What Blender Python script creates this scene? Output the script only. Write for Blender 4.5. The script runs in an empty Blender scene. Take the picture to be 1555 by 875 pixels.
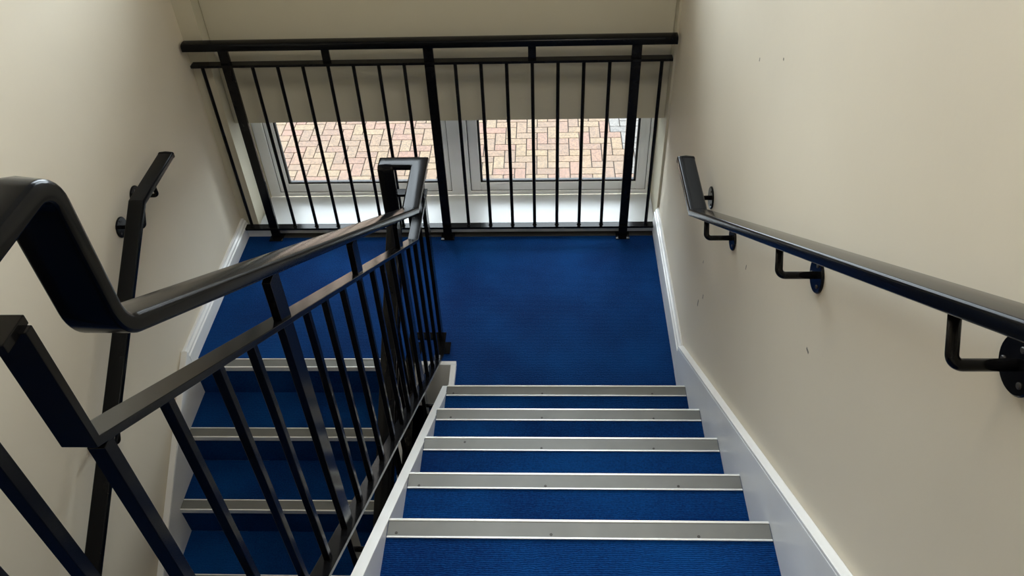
import bpy, bmesh, math, random
from mathutils import Vector, Matrix
random.seed(7)
C = bpy.context.scene.collection
S = bpy.context.scene
PI = math.pi

# ------------------------------------------------------------------ camera
F_PX = 1228.6
cd = bpy.data.cameras.new('camera'); cam = bpy.data.objects.new('camera', cd); C.objects.link(cam)
cd.sensor_fit = 'HORIZONTAL'; cd.sensor_width = 36.0; cd.lens = 36.0 * F_PX / 1555.0
cd.clip_start = 0.02; cd.clip_end = 300
Rv = Vector((0.99911, 0.028438, -0.031105)); Uv = Vector((0.003615, 0.677494, 0.735519)); Fv = Vector((-0.04199, 0.734978, -0.676789))
m = Matrix(((Rv.x, Uv.x, -Fv.x, 0.31647), (Rv.y, Uv.y, -Fv.y, -3.29204), (Rv.z, Uv.z, -Fv.z, 2.66503), (0, 0, 0, 1)))
cam.matrix_world = m
S.camera = cam

# ------------------------------------------------------------------ world, lights, exposure
S.view_settings.view_transform = 'Standard'; S.view_settings.look = 'None'
S.view_settings.gamma = 1.0; S.view_settings.use_curve_mapping = False
S.view_settings.exposure = 0.0
w = bpy.data.worlds.new('overcast_sky'); S.world = w; w.use_nodes = True
wn = w.node_tree; wn.nodes.clear()
wo = wn.nodes.new('ShaderNodeOutputWorld'); wb = wn.nodes.new('ShaderNodeBackground')
wb.inputs['Color'].default_value = (0.84, 0.93, 1.0, 1); wb.inputs['Strength'].default_value = 13.0
wn.links.new(wb.outputs[0], wo.inputs[0])
def area(name, loc, target, sx, sy, power, col=(1, 1, 1), portal=False):
    l = bpy.data.lights.new(name, 'AREA'); l.shape = 'RECTANGLE'; l.size = sx; l.size_y = sy
    l.energy = power; l.color = col
    if portal: l.cycles.is_portal = True
    o = bpy.data.objects.new(name, l); C.objects.link(o); o.location = loc
    d = Vector(target) - Vector(loc); o.rotation_euler = d.to_track_quat('-Z', 'Y').to_euler()
    return o
area('sky_portal_lower', (-0.15, 0.37, 0.36), (-0.15, -1, 0.36), 2.2, 0.62, 1, portal=True)
area('sky_portal_upper', (-0.15, 0.155, 2.65), (-0.15, -1, 2.65), 2.2, 2.5, 1, portal=True)
area('fill_light_stairs', (0.50, -2.3, 3.93), (0.50, -2.3, 0), 0.6, 0.6, 26, (1.0, 0.95, 0.86))  # added fill near the ceiling, out of view, to brighten the left wall

# ------------------------------------------------------------------ materials
def newmat(name):
    mt = bpy.data.materials.new(name); mt.use_nodes = True
    return mt, mt.node_tree, mt.node_tree.nodes['Principled BSDF']
def bump(nt, b, scale, strength, dist=0.002, tex='NOISE', coord=None, detail=6):
    tc = nt.nodes.new('ShaderNodeTexCoord'); n = nt.nodes.new('ShaderNodeTexNoise')
    n.inputs['Scale'].default_value = scale; n.inputs['Detail'].default_value = detail
    nt.links.new(tc.outputs['Object'], n.inputs['Vector'])
    bp = nt.nodes.new('ShaderNodeBump'); bp.inputs['Strength'].default_value = strength; bp.inputs['Distance'].default_value = dist
    nt.links.new(n.outputs['Fac'], bp.inputs['Height']); nt.links.new(bp.outputs[0], b.inputs['Normal'])
    return tc, n
def mixcol(nt, b, fac, c1, c2, lo=0.35, hi=0.65):
    r = nt.nodes.new('ShaderNodeMapRange'); r.inputs[1].default_value = lo; r.inputs[2].default_value = hi
    mx = nt.nodes.new('ShaderNodeMix'); mx.data_type = 'RGBA'
    mx.inputs[6].default_value = (*c1, 1); mx.inputs[7].default_value = (*c2, 1)
    nt.links.new(fac, r.inputs[0]); nt.links.new(r.outputs[0], mx.inputs[0]); nt.links.new(mx.outputs[2], b.inputs['Base Color'])
    return mx
def simple(name, col, rough=0.5, metal=0.0, var=0.06, scale=4, bstr=0.0, bscale=60, bdist=0.001, spec=0.5):
    mt, nt, b = newmat(name)
    b.inputs['Roughness'].default_value = rough; b.inputs['Metallic'].default_value = metal
    b.inputs['Specular IOR Level'].default_value = spec
    tc = nt.nodes.new('ShaderNodeTexCoord'); n = nt.nodes.new('ShaderNodeTexNoise'); n.inputs['Scale'].default_value = scale; n.inputs['Detail'].default_value = 5
    nt.links.new(tc.outputs['Object'], n.inputs['Vector'])
    mixcol(nt, b, n.outputs['Fac'], [c * (1 - var) for c in col], [min(1, c * (1 + var)) for c in col])
    if bstr: bump(nt, b, bscale, bstr, bdist)
    return mt
M = {}
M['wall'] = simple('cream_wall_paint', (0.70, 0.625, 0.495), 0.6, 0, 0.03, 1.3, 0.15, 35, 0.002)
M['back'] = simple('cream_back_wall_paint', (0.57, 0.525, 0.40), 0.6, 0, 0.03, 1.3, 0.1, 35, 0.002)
M['white'] = simple('white_gloss_paint', (0.80, 0.80, 0.79), 0.28, 0, 0.02, 5)
M['string'] = simple('pale_grey_string_paint', (0.74, 0.75, 0.76), 0.35, 0, 0.03, 4)
M['upvc'] = simple('white_window_plastic', (0.90, 0.90, 0.90), 0.3, 0, 0.01, 5)
M['sill'] = simple('satin_white_sill', (0.58, 0.59, 0.59), 0.35, 0, 0.02, 5)
M['gasket'] = simple('black_rubber_gasket', (0.012, 0.012, 0.012), 0.6)
M['black'] = simple('black_painted_steel', (0.0045, 0.0045, 0.005), 0.17, 0, 0.2, 30, 0.12, 120, 0.0005, spec=.17)
M['cap'] = simple('black_plastic_handrail', (0.003, 0.0035, 0.0045), 0.16, 0, 0.15, 12, 0.08, 50, 0.0008, spec=.15)
M['alu'] = simple('aluminium_nosing', (0.185, 0.185, 0.172), 0.45, 0.35, 0.06, 9, 0.1, 200, 0.0004)
M['aluedge'] = simple('polished_aluminium_edge', (0.93, 0.93, 0.90), 0.35, 0.5, 0.03, 9)
M['screw'] = simple('dark_countersunk_screw', (0.08, 0.075, 0.07), 0.4, 0.7)
M['dark'] = simple('dark_strip', (0.03, 0.028, 0.025), 0.9)
M['bed'] = simple('brown_jointing_sand', (0.028, 0.020, 0.014), 0.95)
M['mark'] = simple('grey_scuff_mark', (0.20, 0.18, 0.15), 0.8)
# blue ribbed carpet
mt, nt, b = newmat('blue_ribbed_carpet'); M['carpet'] = mt
b.inputs['Roughness'].default_value = 0.95; b.inputs['Specular IOR Level'].default_value = 0.1
tc = nt.nodes.new('ShaderNodeTexCoord')
n1 = nt.nodes.new('ShaderNodeTexNoise'); n1.inputs['Scale'].default_value = 3.0; n1.inputs['Detail'].default_value = 4
n2 = nt.nodes.new('ShaderNodeTexNoise'); n2.inputs['Scale'].default_value = 170; n2.inputs['Detail'].default_value = 3
wv = nt.nodes.new('ShaderNodeTexWave'); wv.wave_type = 'BANDS'; wv.bands_direction = 'Y'; wv.inputs['Scale'].default_value = 60; wv.inputs['Distortion'].default_value = 5
for q in (n1, n2, wv): nt.links.new(tc.outputs['Object'], q.inputs['Vector'])
ad = nt.nodes.new('ShaderNodeMath'); ad.operation = 'MULTIPLY_ADD'; ad.inputs[1].default_value = 0.55
nt.links.new(n1.outputs['Fac'], ad.inputs[0])
ad2 = nt.nodes.new('ShaderNodeMath'); ad2.operation = 'MULTIPLY'; ad2.inputs[1].default_value = 0.45
nt.links.new(n2.outputs['Fac'], ad2.inputs[0]); nt.links.new(ad2.outputs[0], ad.inputs[2])
mixcol(nt, b, ad.outputs[0], (0.0007, 0.017, 0.092), (0.0015, 0.044, 0.180), 0.38, 0.62)
bp = nt.nodes.new('ShaderNodeBump'); bp.inputs['Strength'].default_value = 0.5; bp.inputs['Distance'].default_value = 0.002
ad3 = nt.nodes.new('ShaderNodeMath'); ad3.operation = 'ADD'
nt.links.new(wv.outputs['Fac'], ad3.inputs[0]); nt.links.new(n2.outputs['Fac'], ad3.inputs[1])
nt.links.new(ad3.outputs[0], bp.inputs['Height']); nt.links.new(bp.outputs[0], b.inputs['Normal'])
# block paving
def paving(name, cols):
    mt, nt, b = newmat(name); b.inputs['Roughness'].default_value = 0.9
    g = nt.nodes.new('ShaderNodeNewGeometry'); cr = nt.nodes.new('ShaderNodeValToRGB')
    e = cr.color_ramp.elements
    while len(e) < len(cols): e.new(0.5)
    for i, c in enumerate(cols): e[i].position = i / (len(cols) - 1); e[i].color = (*c, 1)
    nt.links.new(g.outputs['Random Per Island'], cr.inputs['Fac'])
    tc = nt.nodes.new('ShaderNodeTexCoord'); n = nt.nodes.new('ShaderNodeTexNoise'); n.inputs['Scale'].default_value = 70; n.inputs['Detail'].default_value = 8
    nt.links.new(tc.outputs['Object'], n.inputs['Vector'])
    r = nt.nodes.new('ShaderNodeMapRange'); r.inputs[1].default_value = .35; r.inputs[2].default_value = .65; r.inputs[3].default_value = 0.62; r.inputs[4].default_value = 1.25
    nt.links.new(n.outputs['Fac'], r.inputs[0])
    mx = nt.nodes.new('ShaderNodeVectorMath'); mx.operation = 'SCALE'
    nt.links.new(cr.outputs[0], mx.inputs[0]); nt.links.new(r.outputs[0], mx.inputs['Scale']); nt.links.new(mx.outputs[0], b.inputs['Base Color'])
    return mt
M['paver'] = paving('buff_block_paving', [(0.076, 0.045, 0.026), (0.083, 0.055, 0.028), (0.083, 0.043, 0.027), (0.070, 0.042, 0.025), (0.087, 0.058, 0.031)])
M['greypaver'] = paving('grey_block_paving', [(0.058, 0.051, 0.045), (0.070, 0.062, 0.054), (0.050, 0.044, 0.039)])
# window glass: clear with fresnel gloss
mt = bpy.data.materials.new('clear_window_glass'); mt.use_nodes = True; nt = mt.node_tree; nt.nodes.clear(); M['glass'] = mt
o_ = nt.nodes.new('ShaderNodeOutputMaterial'); tr = nt.nodes.new('ShaderNodeBsdfTransparent'); gl = nt.nodes.new('ShaderNodeBsdfGlossy')
gl.inputs['Roughness'].default_value = 0.02; tr.inputs['Color'].default_value = (0.97, 0.98, 0.98, 1)
fr = nt.nodes.new('ShaderNodeFresnel'); fr.inputs['IOR'].default_value = 1.35; mx = nt.nodes.new('ShaderNodeMixShader')
nt.links.new(fr.outputs[0], mx.inputs[0]); nt.links.new(tr.outputs[0], mx.inputs[1]); nt.links.new(gl.outputs[0], mx.inputs[2]); nt.links.new(mx.outputs[0], o_.inputs[0])

# ------------------------------------------------------------------ helpers
def obj(name, bm, mat, parent=None, bevel=0, smooth=False, kind=None, label=None, segs=2):
    bmesh.ops.recalc_face_normals(bm, faces=bm.faces)
    me = bpy.data.meshes.new(name); bm.to_mesh(me); bm.free()
    for mm in (mat if isinstance(mat, (list, tuple)) else [mat]): me.materials.append(mm)
    o = bpy.data.objects.new(name, me); C.objects.link(o)
    if smooth:
        for p in me.polygons: p.use_smooth = True
    if bevel:
        md = o.modifiers.new('bevel', 'BEVEL'); md.width = bevel; md.segments = segs; md.limit_method = 'ANGLE'; md.angle_limit = 0.6
    if parent: o.parent = parent
    if kind: o['kind'] = kind
    if label: o['label'] = label
    return o
def thing(name, label, cat, group=None, kind=None):
    o = bpy.data.objects.new(name, None); C.objects.link(o); o.empty_display_size = 0.1
    if label: o['label'] = label
    if cat: o['category'] = cat
    if group: o['group'] = group
    if kind: o['kind'] = kind
    return o
def box(x0, x1, y0, y1, z0, z1, bm=None):
    bm = bm or bmesh.new()
    v = [bm.verts.new((x, y, z)) for x in (x0, x1) for y in (y0, y1) for z in (z0, z1)]
    for f in ((0, 1, 3, 2), (4, 6, 7, 5), (0, 4, 5, 1), (2, 3, 7, 6), (0, 2, 6, 4), (1, 5, 7, 3)): bm.faces.new([v[i] for i in f])
    return bm
def prism_x(poly, x0, x1, bm=None):
    """poly = [(y,z)...] extruded along x"""
    bm = bm or bmesh.new(); n = len(poly)
    a = [bm.verts.new((x0, y, z)) for y, z in poly]; c = [bm.verts.new((x1, y, z)) for y, z in poly]
    bm.faces.new(a); bm.faces.new(c[::-1])
    for i in range(n): bm.faces.new((a[i], a[(i + 1) % n], c[(i + 1) % n], c[i]))
    return bm
def arc(pts, radii, n=8):
    """replace listed corners of a polyline by arcs"""
    out = []
    for i, p in enumerate(pts):
        r = radii.get(i, 0)
        if not r or i in (0, len(pts) - 1): out.append(Vector(p)); continue
        a, b, c = Vector(pts[i - 1]), Vector(p), Vector(pts[i + 1])
        u = (a - b).normalized(); v = (c - b).normalized(); ang = u.angle(v)
        t = r / math.tan(ang / 2); cen = b + (u + v).normalized() * (r / math.sin(ang / 2))
        s = b + u * t - cen; e = b + v * t - cen; tot = s.angle(e); ax = s.cross(e).normalized()
        for k in range(n + 1): out.append(cen + Matrix.Rotation(tot * k / n, 3, ax) @ s)
    return out
def sweep(path, prof, up, bm=None):
    """mitred sweep; prof = [(side, up)]; up = up vector of the first segment"""
    bm = bm or bmesh.new(); P = [Vector(p) for p in path]
    T = [(P[i + 1] - P[i]).normalized() for i in range(len(P) - 1)]
    u = Vector(up); u = (u - T[0] * u.dot(T[0])).normalized(); fr = [(T[0].cross(u).normalized(), u)]
    for i in range(1, len(T)):
        q = T[i - 1].rotation_difference(T[i]); s0, u0 = fr[-1]; fr.append((q @ s0, q @ u0))
    rings = []
    for i, p in enumerate(P):
        k = min(i, len(T) - 1); s, uu = fr[k]; t = T[k]
        nrm = t if i in (0, len(P) - 1) else (T[i - 1] + T[i]).normalized()
        ring = []
        for a, c in prof:
            q = p + s * a + uu * c
            q = q + t * ((p - q).dot(nrm) / t.dot(nrm)); ring.append(bm.verts.new(q))
        rings.append(ring)
    n = len(prof)
    for r0, r1 in zip(rings, rings[1:]):
        for j in range(n): bm.faces.new((r0[j], r0[(j + 1) % n], r1[(j + 1) % n], r1[j]))
    bm.faces.new(rings[0][::-1]); bm.faces.new(rings[-1])
    return bm
def cap_profile(w=0.052, h=0.030, r=0.008, n=4):
    """crowned handrail capping: rounded corners, slight crown; origin at the top centre"""
    pts = []
    for cx, cy, a0 in ((w/2 - r, -r, 0), (-w/2 + r, -r, 90), (-w/2 + r*.6, -h + r*.6, 180), (w/2 - r*.6, -h + r*.6, 270)):
        rr = r if a0 < 180 else r * .6
        for k in range(n + 1):
            a = math.radians(a0 + 90 * k / n); pts.append((cx + rr * math.cos(a), cy + rr * math.sin(a)))
        if a0 == 0: pts.append((0, 0.0025))
    return pts
def flat_profile(w, h):   # origin at top centre
    return [(w/2, 0), (-w/2, 0), (-w/2, -h), (w/2, -h)]
def tube(path, r, n=14, bm=None, up=(0, 0, 1)):
    prof = [(r * math.cos(2*PI*k/n), r * math.sin(2*PI*k/n)) for k in range(n)]
    return sweep(path, prof, up, bm)
def disc_x(cx, cy, cz, r, t, n=32, bm=None, bev=0.0015):
    """disc with chamfered rim, axis x"""
    bm = bm or bmesh.new(); rings = []
    for x, rr in ((cx, r), (cx + t * .6, r), (cx + t, r - abs(t) * .4)):
        rings.append([bm.verts.new((x, cy + rr * math.cos(2*PI*k/n), cz + rr * math.sin(2*PI*k/n))) for k in range(n)])
    for a, b in zip(rings, rings[1:]):
        for k in range(n): bm.faces.new((a[k], a[(k+1) % n], b[(k+1) % n], b[k]))
    bm.faces.new(rings[0]); bm.faces.new(rings[-1])
    return bm
def smooth_by_angle(o, deg=40):
    me = o.data
    for p in me.polygons: p.use_smooth = True
    bm = bmesh.new(); bm.from_mesh(me)
    for e in bm.edges:
        if len(e.link_faces) == 2 and e.calc_face_angle(0) > math.radians(deg): e.smooth = False
    bm.to_mesh(me); bm.free()
    return o
def copy_tree(o, parent=None, off=(0, 0, 0)):
    c = o.copy(); C.objects.link(c)
    if parent: c.parent = parent
    c.location = Vector(o.location) + Vector(off)
    for ch in list(o.children): copy_tree(ch, c)
    return c

# ------------------------------------------------------------------ dimensions (metres, half landing at z = 0)
R, G = 0.17, 0.2555
XL, XR = -1.285, 0.895            # wall faces
YB = 0.045                        # face of the back wall
UY, LY = -1.165, -0.90            # front of first upper step, edge of landing above lower flight
X0, X1 = -0.085, 0.870            # upper flight between strings
LX0, LX1 = -1.257, -0.325         # lower flight between strings
YR = -4.9; ZC = 4.0; ZG = -1.19; ZU = 1.19
def pu(y): return R + (UY - y) * R / G          # pitch line of upper flight
def pl(y): return (y - LY) * R / G              # pitch line of lower flight

# ------------------------------------------------------------------ setting
obj('wall_left', box(XL - 0.2, XL, YR - .2, 0.42, ZG - .15, ZC), M['wall'], kind='structure')
obj('wall_right', box(XR, XR + 0.2, YR - .2, 0.42, ZG - .15, ZC), M['wall'], kind='structure')
obj('wall_rear', box(XL, XR, YR - .2, YR, ZG - .15, ZC), M['wall'], kind='structure')
obj('ceiling', box(XL - .2, XR + .2, YR - .2, 0.42, ZC, ZC + .2), M['white'], kind='structure')
OX0, OX1 = -1.200, 0.884          # window recess
OZ0, SP0, SP1, OZ1 = 0.050, 0.625, 1.42, 3.85
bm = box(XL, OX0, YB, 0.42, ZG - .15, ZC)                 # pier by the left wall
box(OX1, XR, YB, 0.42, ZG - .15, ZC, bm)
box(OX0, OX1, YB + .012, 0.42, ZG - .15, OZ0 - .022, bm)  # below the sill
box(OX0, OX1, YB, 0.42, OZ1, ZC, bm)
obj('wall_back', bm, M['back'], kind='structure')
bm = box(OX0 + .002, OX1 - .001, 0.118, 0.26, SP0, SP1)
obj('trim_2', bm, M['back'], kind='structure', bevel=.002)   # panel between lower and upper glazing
bm = bmesh.new()
for (y, z, h, v_) in ((-1.512, 1.104, .016, .004), (-1.453, 1.724, .006, .006), (-1.044, .515, .03, .008), (-1.10, .60, .02, .006), (-1.02, .70, .012, .005), (-2.05, 1.33, .006, .016), (-1.25, 1.62, .01, .004)):
    box(XR - .0006, XR - .0001, y - v_/2, y + v_/2, z - h/2, z + h/2, bm)
obj('scuff_marks', bm, M['mark'], bpy.data.objects['wall_right'])
# landing, ground floor, upper landing
bm = box(XL, XR, LY + .004, YB + .012, -0.25, 0.0)
box(X0 - .012, XR, UY + .001, LY + .004, -0.25, 0.0, bm)
obj('floor', bm, M['carpet'], kind='structure')
obj('floor_lower', box(XL, XR, YR, YB + .01, ZG - .15, ZG), M['carpet'], kind='structure')
obj('floor_upper', box(XL, XR, YR, -2.70, ZU - .25, ZU), M['carpet'], kind='structure')
# plinth under the sill and skirtings
bm = box(XL + .0, XR, YB - .006, YB + .012, 0, 0.040)
obj('baseboard_back', bm, M['white'], kind='structure', bevel=.002)
obj('trim_3', box(-1.085, X1, 0.0005, YB - .0065, 0, 0.0012), M['dark'], kind='structure')   # thin dark strip on the floor along the plinth
obj('trim_4', box(XL + .001, -1.105, 0.012, YB - .0065, 0, 0.044), M['white'], kind='structure', bevel=.002)
def skirt(name, xw, s, y0, y1, h, t):
    prof = [(0, 0), (t, 0), (t, h - .030), (t - .006, h - .026), (t - .006, h - .016), (t - .014, h - .010), (t - .016, h), (0, h)]
    bm = bmesh.new()
    a = [bm.verts.new((xw + s * d, y0, z)) for d, z in prof]; c = [bm.verts.new((xw + s * d, y1, z)) for d, z in prof]
    n = len(prof); bm.faces.new(a); bm.faces.new(c)
    for i in range(n): bm.faces.new((a[i], a[(i+1) % n], c[(i+1) % n], c[i]))
    return obj(name, bm, M['white'], kind='structure', bevel=.0015)
skirt('baseboard_right', XR, -1, -0.935, YB, 0.150, 0.024)
skirt('baseboard_left', XL, 1, LY - .01, YB, 0.098, 0.029)
# kerb boards round the stair well at landing level (L shape) with fascia below
bm = box(-0.330, -0.080, LY - .018, LY + .004, -0.26, 0.022)
box(X0 - .018, X0 + .006, UY + .045, LY - .018, -0.26, 0.022, bm)
obj('trim_1', bm, M['white'], kind='structure', bevel=.0015)

# ------------------------------------------------------------------ window
def window(name, z0, z1, sashes, ycut=0.30):
    t = thing(name, None, None, kind='structure')
    xo0, xo1 = OX0 + .002, OX1 - .001
    y0, y1 = ycut, ycut + .07
    bm = box(xo0, xo0 + .055, y0, y1, z0, z1); box(xo1 - .030, xo1, y0, y1, z0, z1, bm)
    box(xo0, xo1, y0 + .0005, y1, z0, z0 + .022, bm); box(xo0, xo1, y0 + .0005, y1, z1 - .04, z1, bm)
    box(-0.192, -0.090, y0, y1, z0, z1, bm)
    obj('window_frame', bm, M['upvc'], t, bevel=.003)
    for (a, b) in sashes:
        s = thing('sash', None, None); s.parent = t
        w_ = .052; za, zb = z0 + .020, z1 - .042
        bm = bmesh.new()
        for q in ((a, a + w_, za, zb), (b - w_, b, za, zb), (a + w_, b - w_, za, za + w_), (a + w_, b - w_, zb - w_, zb)):
            box(q[0], q[1], y0 + .012, y0 + .034, q[2], q[3], bm)
        obj('sash_frame', bm, M['upvc'], s, bevel=.004)
        g = .011; bm = bmesh.new(); i0, i1, j0, j1 = a + w_, b - w_, za + w_, zb - w_
        for q in ((i0, i0 + g, j0, j1), (i1 - g, i1, j0, j1), (i0, i1, j0, j0 + g), (i0, i1, j1 - g, j1)):
            box(q[0], q[1], y0 + .018, y0 + .036, q[2], q[3], bm)
        e = .0035
        for q in ((a - e, a - .0003, za, zb), (b + .0003, b + e, za, zb), (a, b, za + .0003, za + .0040)):
            box(q[0], q[1], y0 + .0105, y0 + .034, q[2], q[3], bm)
        obj('gasket', bm, M['gasket'], s)
        obj('glass', box(i0 + .002, i1 - .002, y0 + .024, y0 + .030, j0 + .002, j1 - .002), M['glass'], s)
    return t
SA = ((-1.142, -0.195), (-0.087, 0.852))
w1 = window('window_1', OZ0, SP0 + .08, SA)
w2 = window('window_2', SP1 + .02, OZ1, SA, 0.075)
obj('window_sill', box(OX0 + .001, OX1 - .001, YB - .012, 0.30, OZ0 - .022, OZ0), M['sill'], w1, bevel=.003)
obj('window_sill', box(OX0 + .001, OX1 - .001, YB - .010, 0.145, SP1, SP1 + .02), M['white'], w2, bevel=.003)

# ------------------------------------------------------------------ paving outside
def pave():
    W, g, zt = 0.096, 0.004, -1.35
    bm = bmesh.new(); gx, gy = -6.0, 0.5
    def grey(x, y): return x > 1.02 or x > 0.80 + (3.55 - y) * 0.55 and y > 3.0
    def blk(cx, cy, sx, sy):
        x0, x1, y0, y1 = gx + cx * W + g/2, gx + (cx + sx) * W - g/2, gy + cy * W + g/2, gy + (cy + sy) * W - g/2
        if x0 > 5 or y0 > 7.5 or y0 < .5: return
        e = .003; mi = 1 if grey((x0+x1)/2, (y0+y1)/2) else 0
        lo = [bm.verts.new(p) for p in ((x0, y0, zt - .02), (x1, y0, zt - .02), (x1, y1, zt - .02), (x0, y1, zt - .02))]
        hi = [bm.verts.new(p) for p in ((x0+e, y0+e, zt), (x1-e, y0+e, zt), (x1-e, y1-e, zt), (x0+e, y1-e, zt))]
        fs = [bm.faces.new(hi)] + [bm.faces.new((lo[i], lo[(i+1) % 4], hi[(i+1) % 4], hi[i])) for i in range(4)]
        for f in fs: f.material_index = mi
    for i in range(0, 72):
        for j in range(-20, 30):
            x = i + 4*j
            if -2 < x < 112: blk(x, i, 2, 1)
            if -2 < x + 3 < 112: blk(x + 3, i, 1, 2)
    obj('ground', bm, [M['paver'], M['greypaver']], kind='structure')
    obj('ground_bed', box(-30, 30, 0.425, 40, -1.60, -1.362), M['bed'], kind='structure')
pave()

# ------------------------------------------------------------------ stair flights
def screw(x, y, z, parent):
    bm = bmesh.new()
    bmesh.ops.create_cone(bm, cap_ends=True, segments=12, radius1=.0042, radius2=.0034, depth=.0012, matrix=Matrix.Translation((x, y, z)))
    obj('screw', bm, M['screw'], parent)
def nosing(x0, x1, yf, z, d, t, name='nosing', N=.054, screws=()):
    """yf front edge (front faces d*y)"""
    o_ = bmesh.new()
    def q(a, b, za, zb, bm): box(x0, x1, min(yf - d*a, yf - d*b), max(yf - d*a, yf - d*b), z + za, z + zb, bm)
    q(.006, N - .005, .0005, .003, o_)
    n = obj(name, o_, M['alu'], t)
    e = bmesh.new(); q(0, .0062, -.020, .0046, e); q(N - .0050, N, .0002, .0046, e)
    obj('edge_strip', e, M['aluedge'], n, bevel=.0008)
    for sx, sy in screws: screw(sx, yf - d*sy, z + .0033, n)
    return n
up = thing('stair_flight', 'blue carpeted flight on the right descending to the half landing, with wide metal nosings', 'stairs')
for k in range(1, 7):
    yf = UY - (k - 1) * G
    obj('step', box(X0, X1, yf - G, yf - .004, (k - 1) * R - .06, k * R - .0005), M['carpet'], up)
    sc = {1: ((-.055, .04), (.30, .041), (.735, .041)), 2: ((-.03, .04), (.30, .041), (.70, .043)), 3: ((.30, .043), (.66, .043), (.05, .02)),
          4: ((.313, .043), (.69, .041), (-.05, .044)), 5: ((.327, .041), (.69, .043), (-.06, .040)), 6: ((.32, .04),)}[k]
    nosing(X0 + .002, X1 - .002, yf, k * R, 1, up, screws=sc)
# strings
def y_of(zoff, z): return UY - (z - R - zoff) * G / R
so = 0.130
poly = [(-0.935, 0.0), (-0.935, 0.152), (-2.70, pu(-2.70) + so), (-2.70, pu(-2.70) - .30), (UY - .2, -0.10), (-0.935, -0.10)]
poly = [(-0.935, 0.0005), (-0.935, 0.1495), (-2.70, pu(-2.70) + so), (-2.70, pu(-2.70) - .30), (UY, 0.0005)]
st = obj('string', prism_x(poly, X1, XR - .0005), M['string'], up, bevel=.002, label='grey painted wall string of the right flight')
dy = .020
b0, b1 = poly[1], poly[2]
cap = [(b0[0] + .001, b0[1]), (b0[0] + .001, b0[1] + .010), (b1[0], b1[1] + .010), (b1[0], b1[1])]
obj('string_capping', prism_x(cap, X1 + .0005, XR - .0005), M['white'], st, bevel=.001)
poly = [(-1.120, 0.108), (-1.120, 0.03), (-1.165, -.10), (-2.70, pu(-2.70) - .32), (-2.70, pu(-2.70) + .010), ]
st = obj('string', prism_x(poly, X0 - .026, X0), M['string'], up, bevel=.0015, label='pale outer string beside the well')
b0, b1 = (-1.118, 0.109), (-2.70, pu(-2.70) + .010)
cap = [(b0[0], b0[1]), (b0[0], b0[1] + .006), (b1[0], b1[1] + .006), (b1[0], b1[1])]
obj('string_capping', prism_x(cap, X0 - .027, X0 + .001), M['white'], st, bevel=.001)

lo = thing('stair_flight', 'dark blue carpeted flight on the left going down from the landing beneath the railing', 'stairs')
nosing(LX0, -0.332, LY - .018, 0.0, -1, lo, screws=())
for k in range(1, 7):
    yf = LY - .018 - k * G + .0
    z = -k * R
    obj('step', box(LX0, LX1, yf + .004, yf + G + .004, z - .06 - (R - .06), z - .0005), M['carpet'], lo)
    obj('riser', box(LX0, LX1, yf + G + .0045, yf + G + .010, z, z + R - .02), M['carpet'], lo)
    nosing(LX0 + .002, LX1 - .002, yf, z, -1, lo)

Y2 = -2.60
pls = lambda y: pl(y + .0) 
poly = [(LY - .011, -.05), (LY - .011, pls(LY) + .096), (LY - .06, .085), (Y2, pls(Y2) + .125), (Y2, pls(Y2) - .32), (LY - .011, -.30)]
poly = [(LY - .0115, -.30), (LY - .0115, .0975), (Y2, pls(Y2) + .125), (Y2, pls(Y2) - .32)]
st = obj('string', prism_x(poly, XL + .0005, LX0), M['string'], lo, bevel=.0015, label='pale wall string of the left flight')
cap = [(LY - .012, .0975), (LY - .012, .104), (Y2, pls(Y2) + .132), (Y2, pls(Y2) + .125)]
obj('string_capping', prism_x(cap, XL + .0005, LX0 - .001), M['white'], st, bevel=.001)
poly = [(LY - .020, -.25), (LY - .020, -.003), (Y2, pls(Y2) + .005), (Y2, pls(Y2) - .30)]
obj('string', prism_x(poly, LX1, LX1 + .024), M['string'], lo, bevel=.0015, label='outer string of the left flight beside the well')

# ------------------------------------------------------------------ window guard railing
gd = thing('window_guardrail', 'black steel guardrail running wall to wall in front of the low window', 'railing')
P0, PX = 0.1136, -1.2174
gx = lambda i: PX + i * P0
smooth_by_angle(obj('handrail', sweep([(XL + .012, 0, 1.102), (XR - .012, 0, 1.102)], cap_profile(.056, .034, .010), (0, 0, 1)), M['cap'], gd))
obj('mid_rail', sweep([(-1.262, 0, 1.000), (0.872, 0, 1.000)], flat_profile(.040, .012), (0, 0, 1)), M['black'], gd, bevel=.001)
obj('bottom_rail', sweep([(-1.252, 0, 0.078), (0.866, 0, 0.078)], flat_profile(.040, .012), (0, 0, 1)), M['black'], gd, bevel=.001)
for i in (1, 9, 17):
    p = obj('post', box(gx(i) - .022, gx(i) + .022, -.0085, .0085, 0.006, 1.070), M['black'], gd, bevel=.0015)
    obj('base_plate', box(gx(i) - .035, gx(i) + .035, -.030, .030, 0.0, 0.006), M['black'], p, bevel=.001)
for i in (5, 13):
    obj('short_post', box(gx(i) - .0175, gx(i) + .0175, -.006, .006, 1.000, 1.070), M['black'], gd, bevel=.001)
def baluster(x, y, z0, z1, parent, s=.0068, sq=False):
    if sq: o = obj('baluster', box(x - s, x + s, y - s, y + s, z0, z1), M['black'], parent, bevel=.0012)
    else: o = smooth_by_angle(obj('baluster', tube([(x, y, z0), (x, y, z1)], s, 12, up=(0, 1, 0)), M['black'], parent), 50)
    bm = bmesh.new(); bmesh.ops.create_cone(bm, cap_ends=True, segments=12, radius1=s + .0035, radius2=s, depth=.006, matrix=Matrix.Translation((x, y, z0 + .003)))
    obj('weld', bm, M['black'], o, smooth=True)
    return o
for i in range(19):
    if i in (1, 9, 17): continue
    baluster(gx(i), 0, 0.078, 0.988, gd, .0082)

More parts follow.
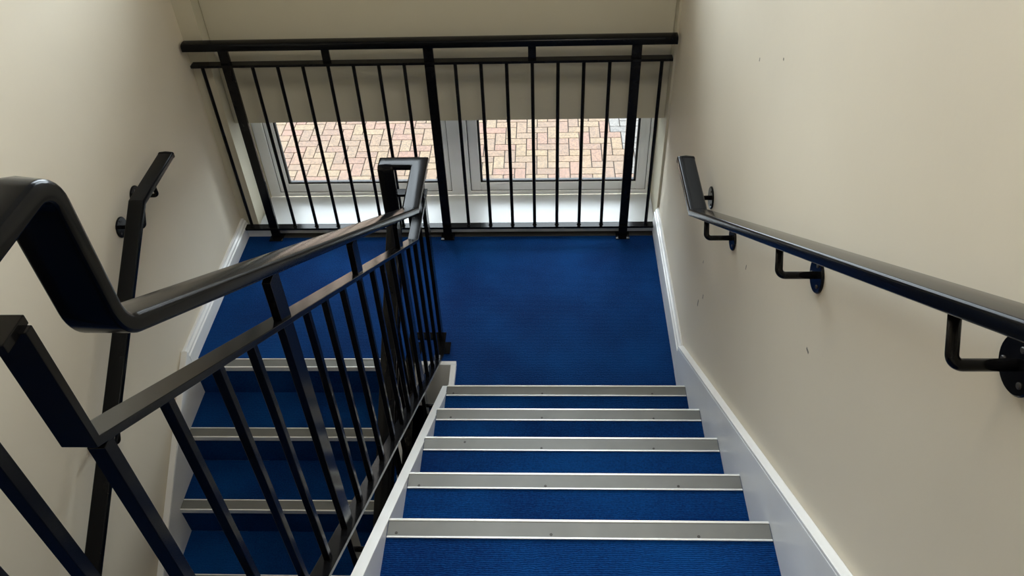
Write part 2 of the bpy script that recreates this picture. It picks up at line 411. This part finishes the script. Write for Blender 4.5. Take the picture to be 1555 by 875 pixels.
# ------------------------------------------------------------------ stair balustrade (one welded run: upper guard, right flight, well end, left flight)
bl = thing('stair_balustrade', 'black steel balustrade with looped handrail between the two flights of stairs', 'railing')
XC, XD = -0.150, -0.274
HU, HL = 0.890, 0.680            # handrail top above pitch
YV = -2.698; YX = -2.800
zt = 2.274
slope = R / G
ymeet = UY - (0.995 - R - HU) / slope
path = [(XL + .015, YX, zt), (XC, YX, zt), (XC, YV, zt), (XC, YV, pu(YV) + HU), (XC, ymeet, .995), (XC, -0.782, .995),
        (XD, -0.782, .995), (XD, -0.824, .995), (XD, -0.824, pl(-.824) + HL), (XD, -2.45, pl(-2.45) + HL)]
pa = arc(path, {2: .040, 3: .046, 7: .022, 8: .050})
smooth_by_angle(obj('handrail', sweep(pa, cap_profile(.060, .022, .0075, 5), (0, 0, 1)), M['cap'], bl), 30)
MU, ML = 0.752, 0.545
ym2 = UY - (0.862 - R - MU) / slope
path = [(XC - .007, YX, 2.170), (XC - .007, YX, pu(YX) + MU), (XC - .004, ym2, .862), (XC - .004, -0.790, .862), (XD, -0.790, .862), (XD, -0.815, .862), (XD, -0.815, pl(-.815) + ML), (XD, -2.45, pl(-2.45) + ML)]
obj('mid_rail', sweep(path, flat_profile(.038, .011), (0, 1, 0)), M['black'], bl, bevel=.001)
obj('mid_rail', sweep([(XL + .02, YX - .012, 2.176), (XC + .004, YX - .012, 2.176)], flat_profile(.038, .011), (0, 0, 1)), M['black'], bl, bevel=.001)
BU = 0.075
yb2 = UY - (0.075 - R - BU) / slope
path = [(XC, YX, pu(YX) + BU), (XC, yb2, .075), (XC, -0.790, .075), (XD, -0.790, .075), (XD, -0.925, .075), (XD, -2.45, .075 + (-2.45 + .925) * slope)]
obj('bottom_rail', sweep(path, flat_profile(.040, .011), (0, .55, .83)), M['black'], bl, bevel=.001)
obj('bottom_rail', sweep([(XL + .02, YX, ZU + .09), (XC + .021, YX, ZU + .09)], flat_profile(.040, .011), (0, 0, 1)), M['black'], bl, bevel=.001)
def bpost(x, y, z0, z1, bracket=None, w=.045, t=.015, nm='post'):
    p = obj(nm, box(x - t/2, x + t/2, y - w/2, y + w/2, z0, z1), M['black'], bl, bevel=.0012)
    if bracket is not None:
        for dz in (.03, .09):
            bm = tube([(x, y, z0 + dz), (bracket - .0015 if x < bracket else bracket + .0015, y, z0 + dz)], .007, 10)
            obj('fixing_stud', bm, M['black'], p, smooth=True)
    return p
# right flight
for y in (-2.286, -1.316):
    bpost(XC, y, pu(y) - .13, pu(y) + HU - .034, X0 - .026)
bpost(XC, -1.801, pu(-1.801) + MU - .012, pu(-1.801) + HU - .030, nm='short_post')
for y in (-2.668, -2.537, -2.425, -2.177, -2.067, -1.940, -1.801, -1.675, -1.563, -1.432, -1.195, -1.075):
    zb = max(pu(y) + BU, .075) - .006; ztp = max(pu(y) + MU, .862) - .012
    baluster(XC, y, zb, ztp, bl, .0072, True)
baluster(XC, -2.792, pu(-2.792) + BU - .006, 1.99, bl, .0095, True)
baluster(XC, -0.950, .069, .850, bl, .0072, True)
p = bpost(XC, -0.800, .006, .962); obj('base_plate', box(XC - .03, XC + .035, -.835, -.765, 0, .006), M['black'], p, bevel=.001)
p = bpost(XD, -0.800, .006, .855); obj('base_plate', box(XD - .03, XD + .03, -.835, -.765, 0, .006), M['black'], p, bevel=.001)
baluster((XC + XD)/2, -0.790, .069, .850, bl, .0072, True)
# left flight
for i in range(1, 14):
    y = -0.805 - .1213 * i
    zl = .075 + (y + .925) * slope if y < -.925 else .075
    if i in (5, 12): bpost(XD, y, pl(y) - .14, pl(y) + HL - .034, LX1 + .024)
    else: baluster(XD, y, zl - .006, pl(y) + ML - .012, bl, .0072, True)
# upper landing guard
i = 1
x = XC - .118
while x > XL + .06:
    if i == 5: bpost(x, YX, ZU, zt - .03, w=.015, t=.045)
    else: baluster(x, YX, ZU + .085, 2.152, bl, .0095 if i == 1 else .0072, True)
    x -= .118; i += 1

# ------------------------------------------------------------------ wall handrails
def wall_rail(label, xw, s, xc, pts, brs, radii):
    """xw wall plane, s direction into room, brs = [(y, z flange, z rail underside)]"""
    t = thing('wall_handrail', label, 'handrail', 'wall mounted handrails')
    rail = smooth_by_angle(obj('rail', sweep(arc(pts, radii, 3) if radii else pts, cap_profile(.060, .022, .0055, 5), (0, 0, 1)), M['cap'], t), 30)
    p0, p1 = Vector(pts[0]), Vector(pts[1]); d = (p0 - p1).normalized()
    e = sweep([p0 - d * .004 + Vector((0, 0, .0015)), p0 + d * .004 + Vector((0, 0, .0015))], cap_profile(.063, .025, .008, 5), (0, 0, 1))
    smooth_by_angle(obj('end_cap', e, M['cap'], t))
    for y, zf, zu in brs:
        tl = 0.0 if abs(zu - (pts[0][2] - .021)) < .004 else .554
        L = (zu + .004 - zf) if not tl else (zu - zf) / (.832 + .554 * .668) + .003
        pa = arc([(xw + s * .004, y, zf), (xc, y, zf), (xc, y + L * tl, zf + L * math.sqrt(1 - tl * tl))], {1: .014}, 8)
        b = obj('bracket', tube(pa, .0082, 14, up=(0, 1, 0)), M['black'], t, smooth=True)
        f = smooth_by_angle(obj('flange', disc_x(xw, y, zf, .040, s * .006), M['black'], b))
        for k in range(3):
            a = math.radians(90 + 120 * k)
            obj('screw_head', disc_x(xw + s * .006, y + .026 * math.cos(a), zf + .026 * math.sin(a), .0045, s * .0025, 12), M['screw'], b)
    return t
XRc = 0.812
zr = 1.055; yb = -1.168; zz = lambda y: zr + (yb - y) * .668
wall_rail('black handrail on the right wall, rising towards the viewer', XR, -1, XRc,
          [(XRc, -0.865, zr), (XRc, yb, zr), (XRc, -2.74, zz(-2.74)), (XRc, -3.25, zz(-2.74))],
          [(-0.985, .965, zr - .023), (-1.333, 1.068, zz(-1.333) - .027), (-1.990, 1.500, zz(-1.990) - .027), (-2.612, 1.908, zz(-2.612) - .027)], None)
XLc = -1.195
zl0 = .925; yb = -0.918; zz = lambda y: zl0 + (y - yb) * .668
wall_rail('black handrail on the left wall, going down beyond the railing', XL, 1, XLc,
          [(XLc, -0.600, zl0), (XLc, yb, zl0), (XLc, -2.50, zz(-2.50))],
          [(-0.770, zl0 - .085, zl0 - .023), (-0.935, zz(-.935) - .100, zz(-.935) - .027), (-1.600, zz(-1.6) - .100, zz(-1.6) - .027), (-2.260, zz(-2.26) - .100, zz(-2.26) - .027)],
          None)
